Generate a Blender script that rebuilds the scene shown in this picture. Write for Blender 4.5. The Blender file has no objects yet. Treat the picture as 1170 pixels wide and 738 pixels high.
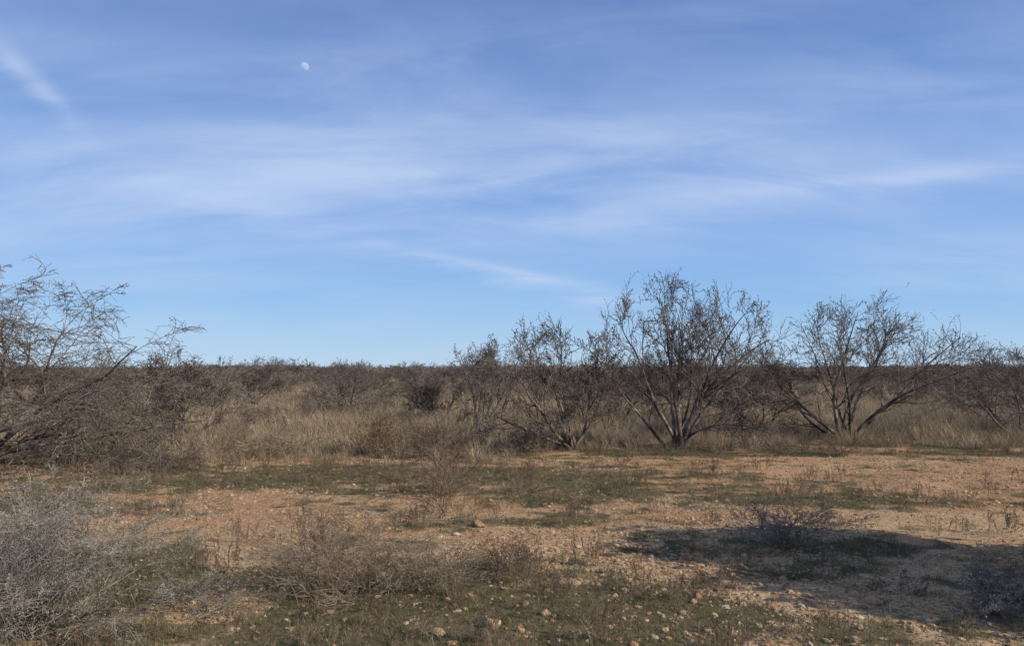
import bpy, math, random
import numpy as np
from mathutils import Vector
R = math.radians
SUN_AZ, SUN_EL = 118.0, 31.0
scene = bpy.context.scene
scene.view_settings.view_transform = 'Standard'
scene.view_settings.look = 'None'
scene.view_settings.exposure = 0

# ---------------------------------------------------------------- node helpers
def N(t, typ, ins=None, **props):
    n = t.nodes.new(typ)
    for k, v in props.items():
        setattr(n, k, v)
    for k, v in (ins or {}).items():
        s = n.inputs[k]
        if isinstance(v, bpy.types.NodeSocket):
            t.links.new(v, s)
        else:
            s.default_value = v
    return n
def M(t, op, a, b=0.0, c=0.0, clamp=False):
    n = N(t, 'ShaderNodeMath', {0: a, 1: b, 2: c}, operation=op)
    n.use_clamp = clamp
    return n.outputs[0]
def MIX(t, f, a, b, bt='MIX'):
    n = N(t, 'ShaderNodeMix', data_type='RGBA', blend_type=bt)
    for i, v in ((0, f), (6, a), (7, b)):
        if isinstance(v, bpy.types.NodeSocket): t.links.new(v, n.inputs[i])
        else: n.inputs[i].default_value = v
    return n.outputs[2]
def RAMP(t, f, stops):
    n = N(t, 'ShaderNodeValToRGB', {0: f})
    cr = n.color_ramp
    while len(cr.elements) < len(stops): cr.elements.new(0.5)
    for e, (p, c) in zip(cr.elements, stops):
        e.position = p; e.color = c if len(c) == 4 else (*c, 1)
    return n.outputs[0]
def SS(t, f, a, b, lo=0.0, hi=1.0):
    n = N(t, 'ShaderNodeMapRange', {0: f, 1: a, 2: b, 3: lo, 4: hi}, interpolation_type='SMOOTHSTEP')
    return n.outputs[0]

def plant_mat(name, ca, cb, cc=None, scale=6.0, rough=0.85, rnd=0.5, transl=0.0):
    m = bpy.data.materials.new(name); m.use_nodes = True
    t = m.node_tree; t.nodes.clear()
    tc = N(t, 'ShaderNodeTexCoord')
    oi = N(t, 'ShaderNodeObjectInfo')
    no = N(t, 'ShaderNodeTexNoise', {'Vector': tc.outputs['Object'], 'Scale': scale, 'Detail': 3.0})
    f = M(t, 'ADD', M(t, 'MULTIPLY', SS(t, no.outputs[0], 0.3, 0.7), 1 - rnd), M(t, 'MULTIPLY', oi.outputs['Random'], rnd))
    stops = [(0.1, ca), (0.85, cb)] if cc is None else [(0.05, ca), (0.5, cb), (0.95, cc)]
    col = RAMP(t, f, stops)
    b = N(t, 'ShaderNodeBsdfPrincipled', {'Base Color': col, 'Roughness': rough})
    b.inputs['Specular IOR Level'].default_value = 0.15
    out = b.outputs[0]
    if transl > 0:
        tr = N(t, 'ShaderNodeBsdfTranslucent', {'Color': col})
        mx = N(t, 'ShaderNodeMixShader', {0: transl, 1: out, 2: tr.outputs[0]})
        out = mx.outputs[0]
    N(t, 'ShaderNodeOutputMaterial', {0: out})
    return m

# ---------------------------------------------------------------- numpy noise
def hsh(ix, iy, s):
    v = np.sin(ix * 127.1 + iy * 311.7 + s * 74.7) * 43758.5453
    return v - np.floor(v)
def vn(x, y, s=0):
    x = np.asarray(x, float); y = np.asarray(y, float)
    ix = np.floor(x); iy = np.floor(y); fx = x - ix; fy = y - iy
    fx = fx * fx * (3 - 2 * fx); fy = fy * fy * (3 - 2 * fy)
    a = hsh(ix, iy, s); b = hsh(ix + 1, iy, s); c = hsh(ix, iy + 1, s); d = hsh(ix + 1, iy + 1, s)
    return (a * (1 - fx) + b * fx) * (1 - fy) + (c * (1 - fx) + d * fx) * fy
def fbm(x, y, s=0, o=4):
    v = 0; a = 0.5; tot = 0
    for i in range(o):
        v = v + a * vn(x * 2**i + 13.1 * i, y * 2**i + 7.7 * i, s + i); tot += a; a *= 0.5
    return v / tot
def hgt(x, y):
    x = np.asarray(x, float); y = np.asarray(y, float)
    d = np.sqrt(x * x + y * y)
    near = np.clip(1 - (d - 30) / 30, 0, 1)
    return ((fbm(x / 2.6, y / 2.6, 3) - 0.5) * 0.13 + (fbm(x / 0.45, y / 0.45, 9, 3) - 0.5) * 0.04) * near
def sst(v, a, b):
    t = np.clip((v - a) / (b - a), 0, 1); return t * t * (3 - 2 * t)

VEG = [(-0.1, 5.2, 1.9, 1.0, 1.05), (-1.0, 6.3, 1.6, .95, .95), (-3.0, 12.0, 6.5, 2.0, .88), (1.2, 10.6, 2.1, 1.3, .92),
       (4.4, 9.7, 3.8, .62, .88), (3.6, 15.4, 5.5, 1.3, .85), (-3.3, 6.2, 1.3, 1.8, .88), (2.4, 7.3, 1.3, .5, .7),
       (3.4, 6.3, 1.4, .6, .65), (-7, 9.5, 3, 1.2, .6), (10, 15.5, 5, .8, .7), (0, 8.6, 1.8, .6, .55), (-1.5, 9.4, 2.0, .5, .6)]
def vegmap(x, y):
    n = fbm(x / 1.1, y / 0.7, 21, 4); n2 = fbm(x / 0.25, y / 0.22, 31, 3)
    v = np.zeros_like(n)
    for cx, cy, rx, ry, a in VEG:
        q = ((x - cx) / rx)**2 + ((y - cy) / ry)**2
        v = np.maximum(v, a * np.exp(-q * 0.75))
    f = sst(y + (n - 0.5) * 3.0 + 0.06 * x * -1, 14.2, 16.5)
    v = np.maximum(v, f)
    v = v + (n - 0.5) * 1.3 + (n2 - 0.5) * 1.1
    return sst(v, 0.12, 0.94)

# ---------------------------------------------------------------- mesh helpers
def mesh_obj(name, verts, faces, mats, smooth=True, link=True, matidx=None):
    me = bpy.data.meshes.new(name)
    me.from_pydata(verts, [], faces)
    if not isinstance(mats, (list, tuple)): mats = [mats]
    for m in mats: me.materials.append(m)
    if smooth: me.polygons.foreach_set('use_smooth', [True] * len(me.polygons))
    if matidx is not None: me.polygons.foreach_set('material_index', matidx)
    me.update()
    o = bpy.data.objects.new(name, me)
    if link: scene.collection.objects.link(o)
    return o

def rv(rng):
    return Vector((rng.gauss(0, 1), rng.gauss(0, 1), rng.gauss(0, 1)))
def grow(out, rng, p, d, L, r, lvl, C):
    n = C['seg'][lvl]; step = L / n
    pts = [p.copy()]; rad = [r]
    bend = rv(rng) * C['bend'][lvl]
    mx = len(C['seg']) - 1
    nc = C['nch'][lvl] if lvl < mx else 0
    start = C['start'][lvl] if lvl < mx else 0
    for i in range(n):
        d = (d + rv(rng) * C['wig'][lvl] + bend / n + Vector((0, 0, C['up'][lvl] / n))).normalized()
        p = p + d * step
        if p.z < 0.02: p.z = 0.02; d.z = abs(d.z)
        t = (i + 1) / n
        rr = max(r * (1 - 0.85 * t), C['rmin'])
        pts.append(p.copy()); rad.append(rr)
        if nc and t > start:
            k = nc / (n * (1 - start)); k = int(k) + (rng.random() < k - int(k))
            for _ in range(k):
                ax = rv(rng); ax = (ax - d * ax.dot(d)).normalized()
                an = R(rng.uniform(*C['ang']))
                cd = (d * math.cos(an) + ax * math.sin(an)).normalized()
                cl = L * rng.uniform(*C['cl']) * (1.15 - 0.55 * t)
                q = pts[-2].lerp(p, rng.random())
                grow(out, rng, q, cd, cl, max(rr * rng.uniform(.45, .7), C['rmin']), lvl + 1, C)
    out.append((lvl, pts, rad))

def build_plant(name, seed, stems, H, W, C, mat, loc=(0, 0, 0), link=True, buds=0.0, bud_r=0.012, bud_mat=None, leaves=0, leaf_size=.05, dome=False):
    rng = random.Random(seed)
    out = []
    for (az, tilt, L, r) in stems:
        a = R(az + rng.uniform(-8, 8)); tl = R(tilt)
        d = Vector((math.sin(tl) * math.sin(a), math.sin(tl) * math.cos(a), math.cos(tl)))
        b0 = Vector((rng.uniform(-1, 1), rng.uniform(-1, 1), 0)) * C.get('spread', .1)
        grow(out, rng, b0 + Vector((0, 0, -.05)), d, L, r, 0, C)
    allp = np.array([tuple(q) for _, ps, _ in out for q in ps])
    pz, px_ = (98.0, 1.5) if dome else (99.8, .5)
    sz = H / np.percentile(allp[:, 2], pz)
    lo_, hi_ = np.percentile(allp[:, 0], px_), np.percentile(allp[:, 0], 100 - px_)
    sx = W / (hi_ - lo_); cx = (lo_ + hi_) / 2 * sx
    V = []; F = []; MI = []
    for lvl, ps, rs in out:
        ps = [Vector((q.x * sx, q.y * sx, q.z * sz)) for q in ps]
        if dome:
            cut = len(ps)
            for i, q in enumerate(ps):
                e = ((q.x - cx) / (W * .55))**2 + (max(q.z - .35 * H, 0) / (.65 * H))**2
                if e > rng.uniform(.85, 1.3): cut = i; break
            if cut < 2: continue
            ps = ps[:cut]; rs = rs[:cut]
        sides = C['sides'][lvl]; base = len(V)
        t0 = (ps[1] - ps[0]).normalized()
        ref = t0.orthogonal()
        for i, q in enumerate(ps):
            tg = (ps[min(i + 1, len(ps) - 1)] - ps[max(i - 1, 0)])
            if tg.length < 1e-6: tg = t0
            tg = tg.normalized()
            u = (ref - tg * ref.dot(tg))
            u = u.normalized() if u.length > 1e-4 else tg.orthogonal().normalized()
            w = tg.cross(u)
            rr = rs[i]
            if lvl == 0 and i == 0: rr *= 1.35
            for k in range(sides):
                a = 2 * math.pi * k / sides
                V.append(q + (u * math.cos(a) + w * math.sin(a)) * rr)
        for i in range(len(ps) - 1):
            for k in range(sides):
                k2 = (k + 1) % sides
                F.append((base + i * sides + k, base + i * sides + k2, base + (i + 1) * sides + k2, base + (i + 1) * sides + k))
                MI.append(1 if (bud_mat and not leaves and lvl >= len(C['seg']) - 2) else 0)
        if lvl >= len(C['seg']) - 2 and buds > 0:
            for i in range(1, len(ps)):
                if rng.random() < buds:
                    br = bud_r * rng.uniform(.5, 1.4); c = ps[i] + rv(rng) * br * .6; b = len(V)
                    V += [c + Vector((br, 0, 0)), c - Vector((br, 0, 0)), c + Vector((0, br, 0)), c - Vector((0, br, 0)), c + Vector((0, 0, br * 1.3)), c - Vector((0, 0, br * 1.3))]
                    for f in ((0, 2, 4), (2, 1, 4), (1, 3, 4), (3, 0, 4), (2, 0, 5), (1, 2, 5), (3, 1, 5), (0, 3, 5)):
                        F.append(tuple(b + j for j in f)); MI.append(1 if bud_mat else 0)
        if leaves and lvl >= len(C['seg']) - 2:
            for q in ps:
                for _ in range(leaves):
                    c = q + rv(rng) * leaf_size * 1.3; a = rv(rng).normalized(); bq = a.orthogonal().normalized() 
                    s = leaf_size * rng.uniform(.5, 1.2); b = len(V)
                    V += [c - a * s, c + bq * s * .45, c + a * s, c - bq * s * .45]
                    F.append((b, b + 1, b + 2, b + 3)); MI.append(1 if bud_mat else 0)
    o = mesh_obj(name, [tuple(v) for v in V], F, [mat] + ([bud_mat] if bud_mat else []), link=link, matidx=MI)
    o.location = loc
    return o

def fan(rng, n, tmin, tmax, L, r, az0=0, azr=180):
    return [(az0 + rng.uniform(-azr, azr), rng.uniform(tmin, tmax), L * rng.uniform(.75, 1.1), r * rng.uniform(.6, 1.15)) for _ in range(n)]

def scatter(name, protos, P, rot, scl, seed=0):
    col = bpy.data.collections.new(name + '_parts')
    for o in protos: col.objects.link(o)
    P = np.asarray(P, float); n = len(P)
    me = bpy.data.meshes.new(name)
    me.vertices.add(n); me.vertices.foreach_set('co', P.ravel())
    a = me.attributes.new('rot', 'FLOAT_VECTOR', 'POINT'); a.data.foreach_set('vector', np.asarray(rot, float).ravel())
    a = me.attributes.new('scl', 'FLOAT_VECTOR', 'POINT'); a.data.foreach_set('vector', np.asarray(scl, float).ravel())
    a = me.attributes.new('pick', 'INT', 'POINT'); a.data.foreach_set('value', np.random.RandomState(seed).randint(0, len(protos), n).astype(np.int32))
    ob = bpy.data.objects.new(name, me); scene.collection.objects.link(ob)
    g = bpy.data.node_groups.new(name + '_nodes', 'GeometryNodeTree')
    g.interface.new_socket('Geometry', in_out='INPUT', socket_type='NodeSocketGeometry')
    g.interface.new_socket('Geometry', in_out='OUTPUT', socket_type='NodeSocketGeometry')
    gi = g.nodes.new('NodeGroupInput'); go = g.nodes.new('NodeGroupOutput')
    ci = g.nodes.new('GeometryNodeCollectionInfo'); ci.inputs['Collection'].default_value = col
    ci.inputs['Separate Children'].default_value = True; ci.inputs['Reset Children'].default_value = True
    def at(nm, dt):
        q = g.nodes.new('GeometryNodeInputNamedAttribute'); q.data_type = dt; q.inputs['Name'].default_value = nm
        return q.outputs['Attribute']
    ip = g.nodes.new('GeometryNodeInstanceOnPoints')
    g.links.new(gi.outputs[0], ip.inputs['Points']); g.links.new(ci.outputs[0], ip.inputs['Instance'])
    ip.inputs['Pick Instance'].default_value = True
    g.links.new(at('pick', 'INT'), ip.inputs['Instance Index'])
    g.links.new(at('rot', 'FLOAT_VECTOR'), ip.inputs['Rotation'])
    g.links.new(at('scl', 'FLOAT_VECTOR'), ip.inputs['Scale'])
    g.links.new(ip.outputs[0], go.inputs[0])
    md = ob.modifiers.new('scatter', 'NODES'); md.node_group = g
    return ob
def zrot(rs, n, tilt=0.0):
    return np.stack([rs.normal(0, 1, n) * tilt, rs.normal(0, 1, n) * tilt, rs.uniform(0, 6.283, n)], 1)
def usc(s, rs=None, var=0.0):
    s = np.asarray(s); return np.stack([s, s, s * (1 + (rs.uniform(-var, var, len(s)) if rs is not None else 0))], 1)

def tuft(name, seed, nb, h, rad, w, lean, mat, segs=3):
    rng = random.Random(seed); V = []; F = []
    for _ in range(nb):
        a = rng.uniform(0, 6.283); rr = rad * math.sqrt(rng.random())
        p = Vector((math.cos(a) * rr, math.sin(a) * rr, -0.01))
        la = a + rng.gauss(0, .7); tl = abs(rng.gauss(lean, lean * .5))
        d = Vector((math.sin(tl) * math.cos(la), math.sin(tl) * math.sin(la), math.cos(tl)))
        H = h * rng.uniform(.45, 1.05); side = Vector((-math.sin(la + rng.gauss(0, 1)), math.cos(la), 0)).normalized()
        b = len(V); st = H / segs
        for i in range(segs):
            ww = w * (1 - i / segs) * .5 + w * .15
            V += [p - side * ww, p + side * ww]
            d = (d + Vector((math.cos(la), math.sin(la), -.35)) * rng.uniform(.05, .32)).normalized()
            p = p + d * st
        V.append(p)
        for i in range(segs - 1):
            F.append((b + 2 * i, b + 2 * i + 1, b + 2 * i + 3, b + 2 * i + 2))
        F.append((b + 2 * segs - 2, b + 2 * segs - 1, b + 2 * segs))
    return mesh_obj(name, [tuple(v) for v in V], F, mat, link=False)

# ---------------------------------------------------------------- materials
m_bark = plant_mat('mesquite_bark', (0.05, 0.038, 0.03), (0.145, 0.112, 0.088), (0.26, 0.21, 0.168), scale=5, rnd=0.1)
m_bud = plant_mat('mesquite_twig', (0.065, 0.05, 0.041), (0.15, 0.12, 0.096), (.23, .19, .155), scale=3, rnd=0.1)
m_far = plant_mat('brush_twigs', (0.085, 0.063, 0.052), (0.165, 0.127, 0.103), (0.25, 0.197, 0.157), scale=1.5, rnd=0.7)
m_far_haze = plant_mat('far_brush_twigs', (0.13, 0.096, 0.08), (0.205, 0.158, 0.13), (0.30, 0.242, 0.20), scale=.6, rnd=0.75)  # lighter, greyer twig colour with distance haze painted in
m_grey = plant_mat('grey_twigs', (0.10, 0.085, 0.068), (0.23, 0.20, 0.165), (0.40, 0.36, 0.30), scale=9, rnd=0.2)
m_weed = plant_mat('weed_stems', (0.08, 0.055, 0.038), (0.19, 0.135, 0.09), (0.34, 0.265, 0.185), scale=7, rnd=0.4)
m_straw = plant_mat('straw', (0.15, 0.108, 0.07), (0.33, 0.245, 0.155), (0.54, 0.425, 0.275), scale=6, rnd=0.75, transl=.2)
m_green = plant_mat('short_grass', (0.052, 0.063, 0.025), (0.11, 0.113, 0.047), (0.28, 0.22, 0.125), scale=8, rnd=0.8, transl=.25)
m_jun = plant_mat('juniper_leaf', (0.03, 0.05, 0.02), (0.07, 0.10, 0.035), scale=3, rnd=0.1)

def stone_mat():
    m = bpy.data.materials.new('limestone'); m.use_nodes = True; t = m.node_tree; t.nodes.clear()
    tc = N(t, 'ShaderNodeTexCoord'); oi = N(t, 'ShaderNodeObjectInfo')
    no = N(t, 'ShaderNodeTexNoise', {'Vector': tc.outputs['Object'], 'Scale': 3.0, 'Detail': 6.0})
    base = RAMP(t, oi.outputs['Random'], [(0, (0.15, 0.085, 0.045)), (.35, (0.40, 0.24, 0.13)), (.75, (0.54, 0.38, 0.225)), (1, (0.66, 0.54, 0.39))])
    col = MIX(t, SS(t, no.outputs[0], .35, .7), base, (0.37, 0.235, 0.13, 1))
    bp = N(t, 'ShaderNodeBump', {'Height': no.outputs[0], 'Strength': .5, 'Distance': .1})
    b = N(t, 'ShaderNodeBsdfPrincipled', {'Base Color': col, 'Roughness': .9, 'Normal': bp.outputs[0]})
    b.inputs['Specular IOR Level'].default_value = .2
    N(t, 'ShaderNodeOutputMaterial', {0: b.outputs[0]}); return m
m_stone = stone_mat()

def ground_mat():
    m = bpy.data.materials.new('dry_ground'); m.use_nodes = True; t = m.node_tree; t.nodes.clear()
    geo = N(t, 'ShaderNodeNewGeometry'); P = geo.outputs['Position']
    sp = N(t, 'ShaderNodeSeparateXYZ', {0: P})
    def noise(s, d=5.0, dist=0.0, rough=.55):
        return N(t, 'ShaderNodeTexNoise', {'Vector': P, 'Scale': s, 'Detail': d, 'Distortion': dist, 'Roughness': rough}).outputs[0]
    veg = N(t, 'ShaderNodeAttribute', attribute_name='veg').outputs['Fac']
    n1 = noise(.55); n2 = noise(3.5, 6, .3); n3 = noise(22, 6, 0, .7); n4 = noise(90, 4, 0, .7)
    sand = M(t, 'ADD', n1, SS(t, sp.outputs[1], 5.0, 11.0, .12, -.10))
    dirt = MIX(t, SS(t, sand, .36, .62), (0.44, 0.225, 0.107, 1), (0.53, 0.36, 0.20, 1))
    dirt = MIX(t, SS(t, n2, .35, .75, 0, .5), dirt, (0.58, 0.43, 0.26, 1))
    dirt = MIX(t, SS(t, n3, .45, .67, 0, .88), dirt, (0.19, 0.105, 0.055, 1))
    vo = N(t, 'ShaderNodeTexVoronoi', {'Vector': P, 'Scale': 38.0}); 
    hv = N(t, 'ShaderNodeSeparateColor', {0: vo.outputs['Color']})
    peb = RAMP(t, hv.outputs[0], [(0, (.16, .09, .045)), (.5, (.45, .28, .15)), (1, (.65, .52, .35))])
    gm = M(t, 'MULTIPLY', SS(t, n2, .4, .6, .2, .9), SS(t, vo.outputs['Distance'], .55, .3))
    dirt = MIX(t, gm, dirt, peb)
    lit = RAMP(t, n3, [(.3, (0.042, 0.038, 0.018)), (.5, (0.12, 0.098, 0.05)), (.62, (0.21, 0.162, 0.09)), (.8, (0.35, 0.27, 0.165))])
    vv = SS(t, M(t, 'ADD', veg, M(t, 'MULTIPLY', M(t, 'SUBTRACT', n3, .5), 1.4)), .25, .85, 0, .92)
    col = MIX(t, vv, dirt, lit)
    far = SS(t, M(t, 'ADD', sp.outputs[1], M(t, 'MULTIPLY', n1, 6)), 18, 26)
    fieldc = RAMP(t, n2, [(.3, (0.15, 0.11, 0.07)), (.6, (0.29, 0.215, 0.135)), (.8, (.37, .285, .18))])
    col = MIX(t, far, col, fieldc)
    hsum = M(t, 'ADD', M(t, 'MULTIPLY', n3, .03), M(t, 'MULTIPLY', n4, .009))
    hsum = M(t, 'ADD', hsum, M(t, 'MULTIPLY', M(t, 'MULTIPLY', gm, M(t, 'SUBTRACT', 1.0, vo.outputs['Distance'])), .009))
    bp = N(t, 'ShaderNodeBump', {'Height': hsum, 'Strength': 1.0, 'Distance': 1.0})
    b = N(t, 'ShaderNodeBsdfPrincipled', {'Base Color': col, 'Roughness': .95, 'Normal': bp.outputs[0]})
    b.inputs['Specular IOR Level'].default_value = .1
    N(t, 'ShaderNodeOutputMaterial', {0: b.outputs[0]}); return m

# ---------------------------------------------------------------- ground
def axis(a, b, st, lo, hi):
    c = list(np.arange(a, b, st)); s = st; v = c[-1]
    while v < hi: s *= 1.14; v += s; c.append(v)
    s = st; v = c[0]
    while v > lo: s *= 1.14; v -= s; c.insert(0, v)
    return np.array(c)
xs = axis(-7.5, 7.5, .045, -4000, 4000); ys = axis(3.2, 16, .045, -600, 6000)
X, Y = np.meshgrid(xs, ys); Z = hgt(X, Y)
nx, ny = len(xs), len(ys)
idx = np.arange(nx * ny).reshape(ny, nx)
fc = np.stack([idx[:-1, :-1], idx[:-1, 1:], idx[1:, 1:], idx[1:, :-1]], -1).reshape(-1, 4)
me = bpy.data.meshes.new('ground')
me.vertices.add(nx * ny); me.vertices.foreach_set('co', np.stack([X, Y, Z], -1).ravel())
me.loops.add(fc.size); me.loops.foreach_set('vertex_index', fc.ravel().astype(np.int32))
me.polygons.add(len(fc)); me.polygons.foreach_set('loop_start', np.arange(0, fc.size, 4, dtype=np.int32))
me.update(calc_edges=True); me.polygons.foreach_set('use_smooth', [True] * len(fc))
va = me.attributes.new('veg', 'FLOAT', 'POINT'); va.data.foreach_set('value', vegmap(X, Y).ravel())
me.materials.append(ground_mat())
scene.collection.objects.link(bpy.data.objects.new('ground', me))

# ---------------------------------------------------------------- trees
CT = dict(seg=[9, 7, 5, 4], nch=[9, 7, 6], start=[.25, .15, .12], wig=[.11, .15, .19, .24], bend=[.5, .6, .6, .5], up=[.22, .28, .25, .15],
          ang=(20, 52), cl=(.40, .66), rmin=.0036, sides=[7, 5, 4, 3], spread=.16)
rg = random.Random(5)
def L3(x, y): return (x, y, float(hgt(x, y)))
def tree(seed, x, y, H, W, stems, C=CT, name='mesquite_tree', **k):
    return build_plant(name, seed, stems, H, W, C, m_bark, L3(x, y), buds=k.get('buds', .28), bud_r=k.get('bud_r', .010), bud_mat=m_bud, dome=k.get('dome', True))
# az: 90 = right, -90 = left, 0 = away, 180 = toward camera
tree(11, 3.3, 16.0, 3.5, 3.7, [(90, 42, 2.7, .045), (70, 24, 2.9, .052), (-80, 32, 2.7, .045), (-60, 14, 2.8, .048), (10, 25, 2.6, .04),
     (100, 12, 2.9, .048), (-100, 50, 2.5, .037), (130, 40, 2.2, .035), (180, 18, 2.6, .04), (40, 50, 2.3, .034)])
tree(12, 1.25, 15.8, 2.65, 3.1, [(-90, 62, 3.0, .044), (-80, 48, 2.9, .044), (-95, 34, 2.7, .04), (80, 20, 2.3, .036), (95, 34, 2.2, .033), (-60, 12, 2.4, .04), (170, 25, 2.0, .03)])
tree(13, 7.5, 18.0, 3.2, 4.8, [(90, 54, 3.0, .05), (80, 32, 2.7, .05), (100, 66, 2.9, .042), (-80, 20, 2.6, .05), (-90, 42, 2.5, .044), (180, 20, 2.4, .04), (-40, 30, 2.3, .035), (60, 8, 2.6, .045), (-70, 58, 2.3, .038)])
tree(14, -.9, 22.0, 2.7, 2.6, fan(rg, 7, 8, 45, 2.2, .033))
tree(15, 6.0, 19.6, 2.3, 2.8, fan(rg, 6, 15, 55, 2.2, .036))
tree(16, 12.2, 19.4, 2.3, 3.8, fan(rg, 8, 15, 60, 2.0, .036))
tree(17, -6.85, 16.9, 2.1, 2.4, fan(rg, 8, 8, 50, 1.8, .032))
tree(18, -5.4, 27.0, 1.8, 3.0, fan(rg, 8, 20, 65, 1.7, .04))
tree(19, -2.2, 23.8, 1.5, 2.0, fan(rg, 6, 10, 50, 1.3, .028))
tree(20, 2.7, 21.5, 2.1, 2.8, fan(rg, 5, 15, 52, 1.9, .033))
tree(21, 14.6, 22.0, 2.4, 3.4, fan(rg, 7, 10, 50, 2.2, .04))
tree(22, 4.9, 24.5, 2.2, 3.0, fan(rg, 5, 15, 52, 2.2, .04))
tree(23, -10.8, 33.0, 2.1, 3.2, fan(rg, 6, 10, 55, 1.9, .04))
tree(24, -3.4, 31.0, 1.9, 2.6, fan(rg, 6, 10, 55, 1.9, .04))
tree(25, -8.3, 38.0, 2.0, 3.4, fan(rg, 6, 15, 60, 1.9, .045))
CJ = dict(CT); CJ.update(nch=[10, 8, 7], up=[.0, -.15, -.45, -.45], bend=[.6, .8, .9, .6], rmin=.0034, cl=(.36, .64), ang=(25, 60))
tree(31, -9.0, 13.4, 3.35, 8.2, [(90, 50, 3.3, .05), (75, 32, 3.0, .055), (100, 66, 3.2, .045), (120, 42, 2.8, .04), (-80, 40, 3.0, .05),
     (60, 60, 2.8, .04), (90, 15, 2.8, .05), (-120, 55, 2.6, .04), (95, 78, 2.5, .036), (85, 40, 2.6, .04), (80, 22, 3.0, .045), (110, 30, 2.9, .04)], C=CJ, buds=.2, bud_r=.008, dome=False)
tree(32, -10.6, 18.0, 2.0, 4.0, fan(rg, 6, 10, 60, 2.0, .035))

# off to the right, outside the photograph: the juniper whose shadow falls across the clearing
CJU = dict(CT); CJU.update(seg=[7, 6, 4], nch=[14, 9], start=[.12, .1], wig=[.1, .14, .2], bend=[.3, .4, .4], up=[.4, .3, .1], rmin=.006, sides=[7, 5, 3], ang=(35, 75))
build_plant('juniper_tree', 41, fan(random.Random(3), 9, 5, 44, 2.4, .08), 3.0, 3.5, CJU, m_bark, L3(6.4, 4.75), bud_mat=m_jun, leaves=11, leaf_size=.09)

# ---------------------------------------------------------------- grey shrubs and weeds in the foreground
CS = dict(seg=[7, 5, 4, 3], nch=[8, 5, 3], start=[.15, .12, .1], wig=[.14, .2, .25, .25], bend=[.5, .7, .6, .5], up=[.1, .25, .2, .1],
          ang=(25, 60), cl=(.32, .58), rmin=.0014, sides=[5, 4, 3, 3], spread=.16)
def shrub(seed, x, y, H, W, n, mat=m_grey, name='dry_shrub', C=CS, t=(10, 72), r=.006, buds=.3, br=.004, L=.9):
    g = random.Random(seed)
    return build_plant(name, seed, fan(g, n, t[0], t[1], L, r), H, W, C, mat, L3(x, y), buds=buds, bud_r=br)
shrub(51, -3.0, 4.95, 1.0, 2.0, 38)
shrub(52, -3.8, 6.2, 1.0, 1.9, 28)
shrub(53, 3.25, 5.3, .40, .85, 24)
CW = dict(CS); CW.update(nch=[5, 4], seg=[6, 4, 3], start=[.25, .15], wig=[.07, .15, .2], bend=[.25, .4, .4], up=[.2, .3, .2], sides=[4, 3, 3], rmin=.0013, spread=.3)
shrub(54, 2.5, 7.35, .42, 1.4, 48, name='dry_weed', C=CW, t=(5, 60), r=.0025, mat=m_grey)
shrub(55, -1.25, 5.85, .50, 1.2, 56, name='dry_weed', C=CW, t=(3, 55), r=.003, mat=m_weed)
shrub(56, -.6, 5.95, .42, 1.0, 40, name='dry_weed', C=CW, t=(3, 55), r=.003, mat=m_weed)
shrub(57, -1.6, 6.7, .48, 1.1, 38, name='dry_weed', C=CW, t=(3, 55), r=.003, mat=m_weed)
shrub(61, -.1, 6.3, .32, .9, 26, name='dry_weed', C=CW, t=(3, 60), r=.0025, mat=m_weed)
shrub(66, -2.15, 5.6, .30, .9, 26, name='dry_weed', C=CW, t=(3, 60), r=.0025, mat=m_grey)
CO = dict(CW); CO.update(spread=.1, rmin=.0024)
shrub(58, -.72, 8.8, .85, .8, 12, name='dry_weed', C=CO, t=(3, 45), r=.005, mat=m_weed)
shrub(59, -.95, 10.2, .8, .8, 12, name='dry_weed', C=CO, t=(3, 45), r=.006, mat=m_weed)
shrub(60, 6.0, 14.6, .55, 1.0, 14, name='dry_weed', C=CO, t=(3, 60), r=.006, mat=m_weed)
CY = dict(CO); CY.update(spread=.35, rmin=.004)
shrub(62, -2.5, 15.0, .95, 1.5, 40, name='dry_weed', C=CY, t=(2, 35), r=.006, mat=m_straw)
shrub(63, -1.2, 14.6, .7, 1.3, 26, name='dry_weed', C=CY, t=(2, 45), r=.006, mat=m_weed)
shrub(64, .4, 15.3, .6, 1.3, 26, name='dry_weed', C=CY, t=(2, 50), r=.006, mat=m_weed)
shrub(65, -4.3, 14.6, .45, 1.4, 22, name='dry_weed', C=CY, t=(2, 60), r=.006, mat=m_weed)

# ---------------------------------------------------------------- scattered masses
rs = np.random.RandomState(7)
def wedge(n, d0, d1, k=.85, pw=1.0):
    u = rs.rand(n); d = (d0**(1 + pw) + u * (d1**(1 + pw) - d0**(1 + pw)))**(1 / (1 + pw))
    x = rs.uniform(-k, k, n) * d
    return x, d
def P3(x, y, dz=0.0): return np.stack([x, y, hgt(x, y) + dz], 1)

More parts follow.
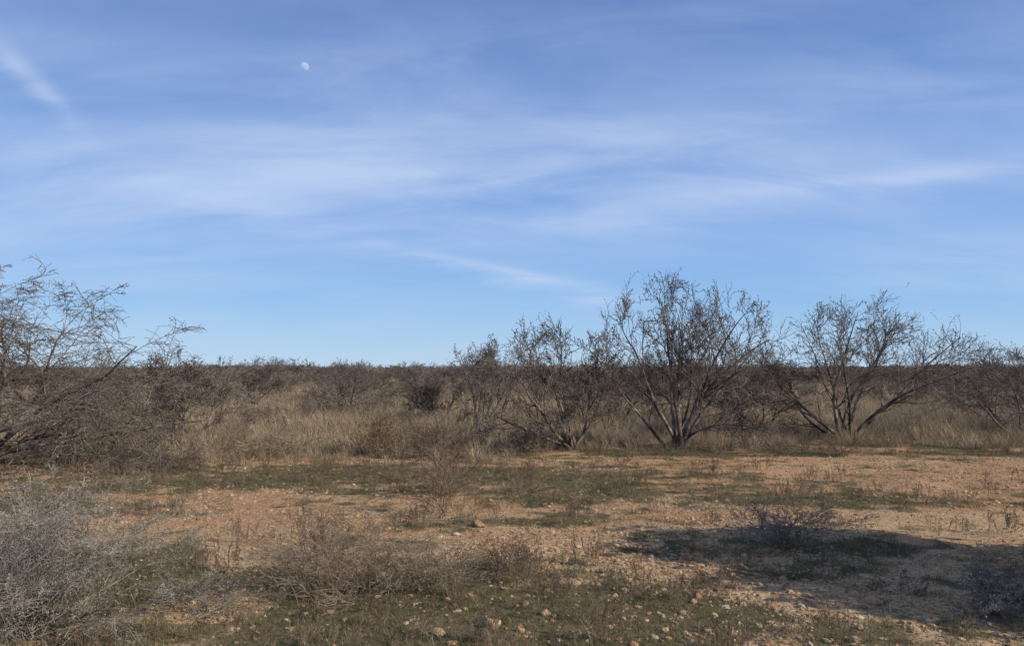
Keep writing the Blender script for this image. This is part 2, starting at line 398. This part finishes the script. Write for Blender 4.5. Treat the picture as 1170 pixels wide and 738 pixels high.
# field grass
gp = [tuft('grass_tuft_%d' % i, 100 + i, 60, .56, .2, .006, .32, m_straw) for i in range(5)] + \
     [tuft('grass_low_%d' % i, 200 + i, 70, .34, .22, .006, .5, m_straw) for i in range(3)] + \
     [tuft('forb_%d' % i, 220 + i, 60, .36, .2, .007, .6, m_far) for i in range(2)]
x1, y1 = wedge(13000, 13, 32); x2, y2 = wedge(14000, 30, 110, .75, .55)
x = np.concatenate([x1, x2]); y = np.concatenate([y1, y2])
edge = 14.9 + (fbm(x / 2.2, x * 0 + 3, 5) - .5) * 3.0 + np.where(x > 0, 1.3 + .04 * x, -.8)
dens = fbm(x / 3.5, y / 3.5, 77)
keep = (y > edge) & (rs.rand(len(x)) < sst(dens, .22, .58) + .18)
x, y, dens = x[keep], y[keep], dens[keep]
s = rs.uniform(.4, 1.2, len(x)) * (.55 + .9 * fbm(x / 2, y / 2, 60)) * np.where(y < edge[keep] + 1.5, .65, 1)
s = s * np.where(y > 32, 1.45, 1)
scatter('dry_grass', gp, P3(x, y), zrot(rs, len(x), .08), usc(s, rs, .25), 1)

# mid-field scrub
CB = dict(seg=[6, 5, 3], nch=[7, 5], start=[.1, .1], wig=[.14, .2, .25], bend=[.5, .6, .6], up=[.3, .3, .2], ang=(25, 60), cl=(.4, .65), rmin=.007, sides=[4, 3, 3], spread=.2)
bp = []
for i in range(5):
    g = random.Random(300 + i)
    bp.append(build_plant('scrub_%d' % i, 300 + i, fan(g, 9, 8, 62, 1.0, .02), 1.0, 1.5, CB, m_far, link=False))
x, y = wedge(430, 18, 62, .8, 1.1)
k = rs.rand(len(x)) < np.where(x > 0, .65, .36) * np.where(y < 28, .5, 1); x, y = x[k], y[k]
s = rs.uniform(.35, 1.05, len(x)) * (1 + (y > 34) * .25)
xt, yt = wedge(130, 55, 130, .75, .6)
x = np.concatenate([x, xt]); y = np.concatenate([y, yt]); s = np.concatenate([s, rs.uniform(1.5, 2.5, 130)])
scatter('scrub_brush', bp, P3(x, y), zrot(rs, len(x), .05), usc(s, rs, .2), 2)

# distant brush
CD = dict(CB); CD.update(rmin=.016, nch=[8, 6])
dp = []
for i in range(6):
    g = random.Random(400 + i)
    dp.append(build_plant('far_brush_%d' % i, 400 + i, fan(g, 10, 8, 64, 2.0, .05), 2.0, 3.1, CD, m_far_haze, link=False, leaves=1, leaf_size=.07))
x1, y1 = wedge(1300, 66, 170, .8, .6); x2, y2 = wedge(3400, 150, 700, .75, .2); x3, y3 = wedge(1400, 600, 2500, .75, 0)
x = np.concatenate([x1, x2, x3]); y = np.concatenate([y1, y2, y3])
k = (y > 200) | (fbm(x / 12, y / 22, 55) > .47); x, y = x[k], y[k]
s = rs.uniform(.4, .95, len(x)) * (.75 + .5 * fbm(x / 30, y / 60, 8)) * np.where(y > 110, 1.25, 1); w = np.where(y > 600, 7.0, np.where(y > 150, 2.2, 1.25))
scl = np.stack([s * w, s * w, s], 1)
scatter('distant_brush', dp, np.stack([x, y, np.zeros(len(x))], 1), zrot(rs, len(x)), scl, 3)

# short green grass in the clearing
sg = [tuft('short_tuft_%d' % i, 500 + i, 26, .055, .06, .0035, .7, m_green, 2) for i in range(5)]
x, y = wedge(90000, 3.8, 17, .85, .7)
v = vegmap(x, y); k = rs.rand(len(x)) < v * .72 + .03; x, y = x[k], y[k]
scatter('short_grass', sg, P3(x, y), zrot(rs, len(x), .15), usc(rs.uniform(.35, 1.25, len(x)), rs, .3), 4)

# sparse dry stems among it
wp = []
for i in range(4):
    g = random.Random(600 + i)
    wp.append(build_plant('stems_%d' % i, 600 + i, fan(g, 9, 3, 60, .3, .002), .24, .28, CW, m_weed, link=False))
x, y = wedge(4400, 4.2, 17, .85, .8); v = vegmap(x, y); k = rs.rand(len(x)) < v * v * .5 + .04; x, y = x[k], y[k]
scatter('dry_stems', wp, P3(x, y), zrot(rs, len(x), .1), usc(rs.uniform(.25, 1.0, len(x)), rs, .3), 5)

# gravel
def pebble(name, seed, link=False, sub=1, amp=.28):
    import bmesh
    b = bmesh.new(); bmesh.ops.create_icosphere(b, subdivisions=sub, radius=1.0); g = random.Random(seed)
    off = Vector((g.random() * 9, g.random() * 9, g.random() * 9))
    from mathutils import noise
    for v in b.verts:
        v.co *= 1 + amp * noise.noise(v.co * 1.1 + off) * 2 + .1 * noise.noise(v.co * 3 + off)
        v.co.z *= .6; v.co.y *= .8
    mm = bpy.data.meshes.new(name); b.to_mesh(mm); b.free(); mm.materials.append(m_stone)
    o = bpy.data.objects.new(name, mm)
    if link: scene.collection.objects.link(o)
    return o
pb = [pebble('pebble_%d' % i, i) for i in range(6)]
x, y = wedge(100000, 3.9, 15, .85, .5)
v = vegmap(x, y); c = fbm(x / .9, y / .9, 91)
gb = np.exp(-(((x - 1.2) / 1.3)**2 + ((y - 6.2) / 1.6)**2))
k = rs.rand(len(x)) < (1 - v * .8) * (sst(c, .35, .7) * .7 + .2 + gb * .9); x, y, gb = x[k], y[k], gb[k]
s = .004 + .006 * rs.gamma(1.2, 1.0, len(x)) * (1 + .6 * gb); s = np.clip(s, 0, .036)
scatter('gravel', pb, P3(x, y, .001), zrot(rs, len(x), .3), usc(s, rs, .2), 6)
for i, (px, py, sz) in enumerate([(-.35, 8.3, .07), (-.1, 7.05, .05), (-.13, 5.1, .06), (.22, 5.35, .035), (2.45, 5.5, .05), (-.45, 5.0, .04), (1.3, 5.7, .045), (.05, 5.0, .03), (2.0, 4.75, .04), (-.55, 7.9, .04)]):
    o = pebble('stone', 70 + i, True, 3, .22); o.scale = (sz, sz, sz); o.location = (px, py, float(hgt(px, py)) + sz * .25); o.rotation_euler = (.1, .2, i * 1.3)
    o.data.polygons.foreach_set('use_smooth', [True] * len(o.data.polygons))

# ---------------------------------------------------------------- moon
def dirv(az, el): return Vector((math.sin(R(az)) * math.cos(R(el)), math.cos(R(az)) * math.cos(R(el)), math.sin(R(el))))
sund = dirv(SUN_AZ, SUN_EL)
import bmesh
b = bmesh.new(); bmesh.ops.create_uvsphere(b, u_segments=32, v_segments=20, radius=13)
mm = bpy.data.meshes.new('moon'); b.to_mesh(mm); b.free(); mm.polygons.foreach_set('use_smooth', [True] * len(mm.polygons))
m = bpy.data.materials.new('moon_surface'); m.use_nodes = True; t = m.node_tree; t.nodes.clear()
geo = N(t, 'ShaderNodeNewGeometry'); tc = N(t, 'ShaderNodeTexCoord')
dt = N(t, 'ShaderNodeVectorMath', {0: geo.outputs['Normal'], 1: tuple(dirv(125, 25))}, operation='DOT_PRODUCT').outputs['Value']
no = N(t, 'ShaderNodeTexNoise', {'Vector': tc.outputs['Object'], 'Scale': .09, 'Detail': 2.0}).outputs[0]
bf = M(t, 'SUBTRACT', 1.0, geo.outputs['Backfacing'])
f = M(t, 'MULTIPLY', M(t, 'MULTIPLY', SS(t, dt, -.15, .5), SS(t, no, .3, .65, .4, .65)), bf)  # painted phase: sunlit side glows along a fixed direction, dark side transparent
em = N(t, 'ShaderNodeEmission', {'Color': (.66, .74, .93, 1), 'Strength': 1.0}); tr = N(t, 'ShaderNodeBsdfTransparent')
mx = N(t, 'ShaderNodeMixShader', {0: f, 1: tr.outputs[0], 2: em.outputs[0]}); N(t, 'ShaderNodeOutputMaterial', {0: mx.outputs[0]})
mm.materials.append(m); mo = bpy.data.objects.new('moon', mm); scene.collection.objects.link(mo)
mo.location = dirv(-14.9, 20.5) * 2600

# ---------------------------------------------------------------- sky
w = bpy.data.worlds.new('World'); scene.world = w; w.use_nodes = True; t = w.node_tree; t.nodes.clear()
sky = N(t, 'ShaderNodeTexSky', sky_type='NISHITA', sun_disc=False, sun_elevation=R(SUN_EL), sun_rotation=R(SUN_AZ), altitude=600, air_density=1.0, dust_density=.6, ozone_density=1.5)
D = N(t, 'ShaderNodeTexCoord').outputs['Generated']
sp = N(t, 'ShaderNodeSeparateXYZ', {0: D}); dx, dy, dz = sp.outputs
az = M(t, 'ARCTAN2', dx, dy); el = M(t, 'ARCSINE', dz)
zz = M(t, 'ADD', M(t, 'MAXIMUM', dz, 0.0), .24)
pv = N(t, 'ShaderNodeCombineXYZ', {0: M(t, 'DIVIDE', dx, zz), 1: M(t, 'DIVIDE', dy, zz), 2: 0.0}).outputs[0]
def cn(scale, rot, sc, det=7.0, dist=.5, rough=.55, loc=(0, 0, 0)):
    mp = N(t, 'ShaderNodeMapping', {'Vector': pv, 'Rotation': (0, 0, R(rot)), 'Scale': sc, 'Location': loc})
    return N(t, 'ShaderNodeTexNoise', {'Vector': mp.outputs[0], 'Scale': scale, 'Detail': det, 'Distortion': dist, 'Roughness': rough}).outputs[0]
big = cn(.8, 14, (.5, 1, 1), 3, .3, .5, (3.1, 1.7, 0))
fine = cn(1.4, -16, (.55, 1.0, 1), 6, .4, .55)
fine2 = cn(3.8, 12, (.45, 1.2, 1), 7, .5, .6, (5, 2, 0))
veil = M(t, 'MULTIPLY', SS(t, big, .28, .62, .3, 1), M(t, 'ADD', M(t, 'MULTIPLY', SS(t, fine, .27, .73), .48), M(t, 'MULTIPLY', SS(t, fine2, .27, .75), .22)))
veil = M(t, 'MULTIPLY', veil, SS(t, el, R(3), R(11), .5, 1.1))
veil = M(t, 'ADD', veil, .03)
def streak(a0, e0, slope, hl, hw, amp):
    a = M(t, 'SUBTRACT', az, R(a0)); e = M(t, 'SUBTRACT', M(t, 'SUBTRACT', el, R(e0)), M(t, 'MULTIPLY', a, slope))
    e = M(t, 'ADD', e, M(t, 'MULTIPLY', M(t, 'SUBTRACT', fine2, .5), .03))
    qa = M(t, 'POWER', M(t, 'ABSOLUTE', M(t, 'DIVIDE', a, R(hl))), 2.5); qe = M(t, 'POWER', M(t, 'ABSOLUTE', M(t, 'DIVIDE', e, R(hw))), 2.0)
    g = M(t, 'EXPONENT', M(t, 'MULTIPLY', M(t, 'ADD', qa, qe), -1.0))
    return M(t, 'MULTIPLY', M(t, 'MULTIPLY', g, amp), SS(t, fine2, .32, .62, .45, 1.0))
for q in [(3.5, 5.9, -.17, 5.0, .75, .55), (-2.5, 7.4, -.17, 5, .4, .38), (-31.3, 17.2, -.75, 2.1, .8, .46), (26, 12.4, .02, 12, .5, .24), (-6, 14.5, -.02, 18, 2.8, .25),
          (-18, 11.0, -.2, 15, 1.4, .2), (12, 11, .1, 18, 2.0, .18), (20, 18, .12, 16, 2.6, .18), (31, 6.5, 0, 10, 2.6, .28), (5, 23.0, .1, 20, 1.8, .12)]:
    veil = M(t, 'ADD', veil, streak(*q))
veil = M(t, 'MINIMUM', veil, .8)
grad = RAMP(t, M(t, 'DIVIDE', M(t, 'MAXIMUM', el, 0.0), R(90)), [(0, (.46, .68, .89)), (.05, (.25, .51, .88)), (.12, (.16, .365, .81)), (.28, (.078, .185, .54)), (1, (.035, .085, .30))])
grad = MIX(t, 1.0, grad, (10, 10, 10, 1), 'MULTIPLY')
base = MIX(t, .85, sky.outputs[0], grad)
hz = N(t, 'ShaderNodeCombineXYZ', {0: 5.6, 1: 6.8, 2: 9.1}).outputs[0]
col = MIX(t, veil, base, hz)
bg = N(t, 'ShaderNodeBackground', {'Color': col, 'Strength': .1}); N(t, 'ShaderNodeOutputWorld', {0: bg.outputs[0]})

# ---------------------------------------------------------------- sun
ld = bpy.data.lights.new('sun', 'SUN'); ld.energy = 5.0; ld.angle = R(.53); ld.color = (1, .93, .81)
lo = bpy.data.objects.new('sun', ld); scene.collection.objects.link(lo)
lo.rotation_euler = (-sund).to_track_quat('-Z', 'Y').to_euler(); lo.location = (0, 0, 30)

# ---------------------------------------------------------------- camera
cd = bpy.data.cameras.new('camera'); cd.lens = 28; cd.sensor_width = 36; cd.clip_start = .1; cd.clip_end = 10000
co = bpy.data.objects.new('camera', cd); scene.collection.objects.link(co)
co.location = (0, 0, 1.6); co.rotation_euler = (R(90 + 3.3), 0, 0)
scene.camera = co
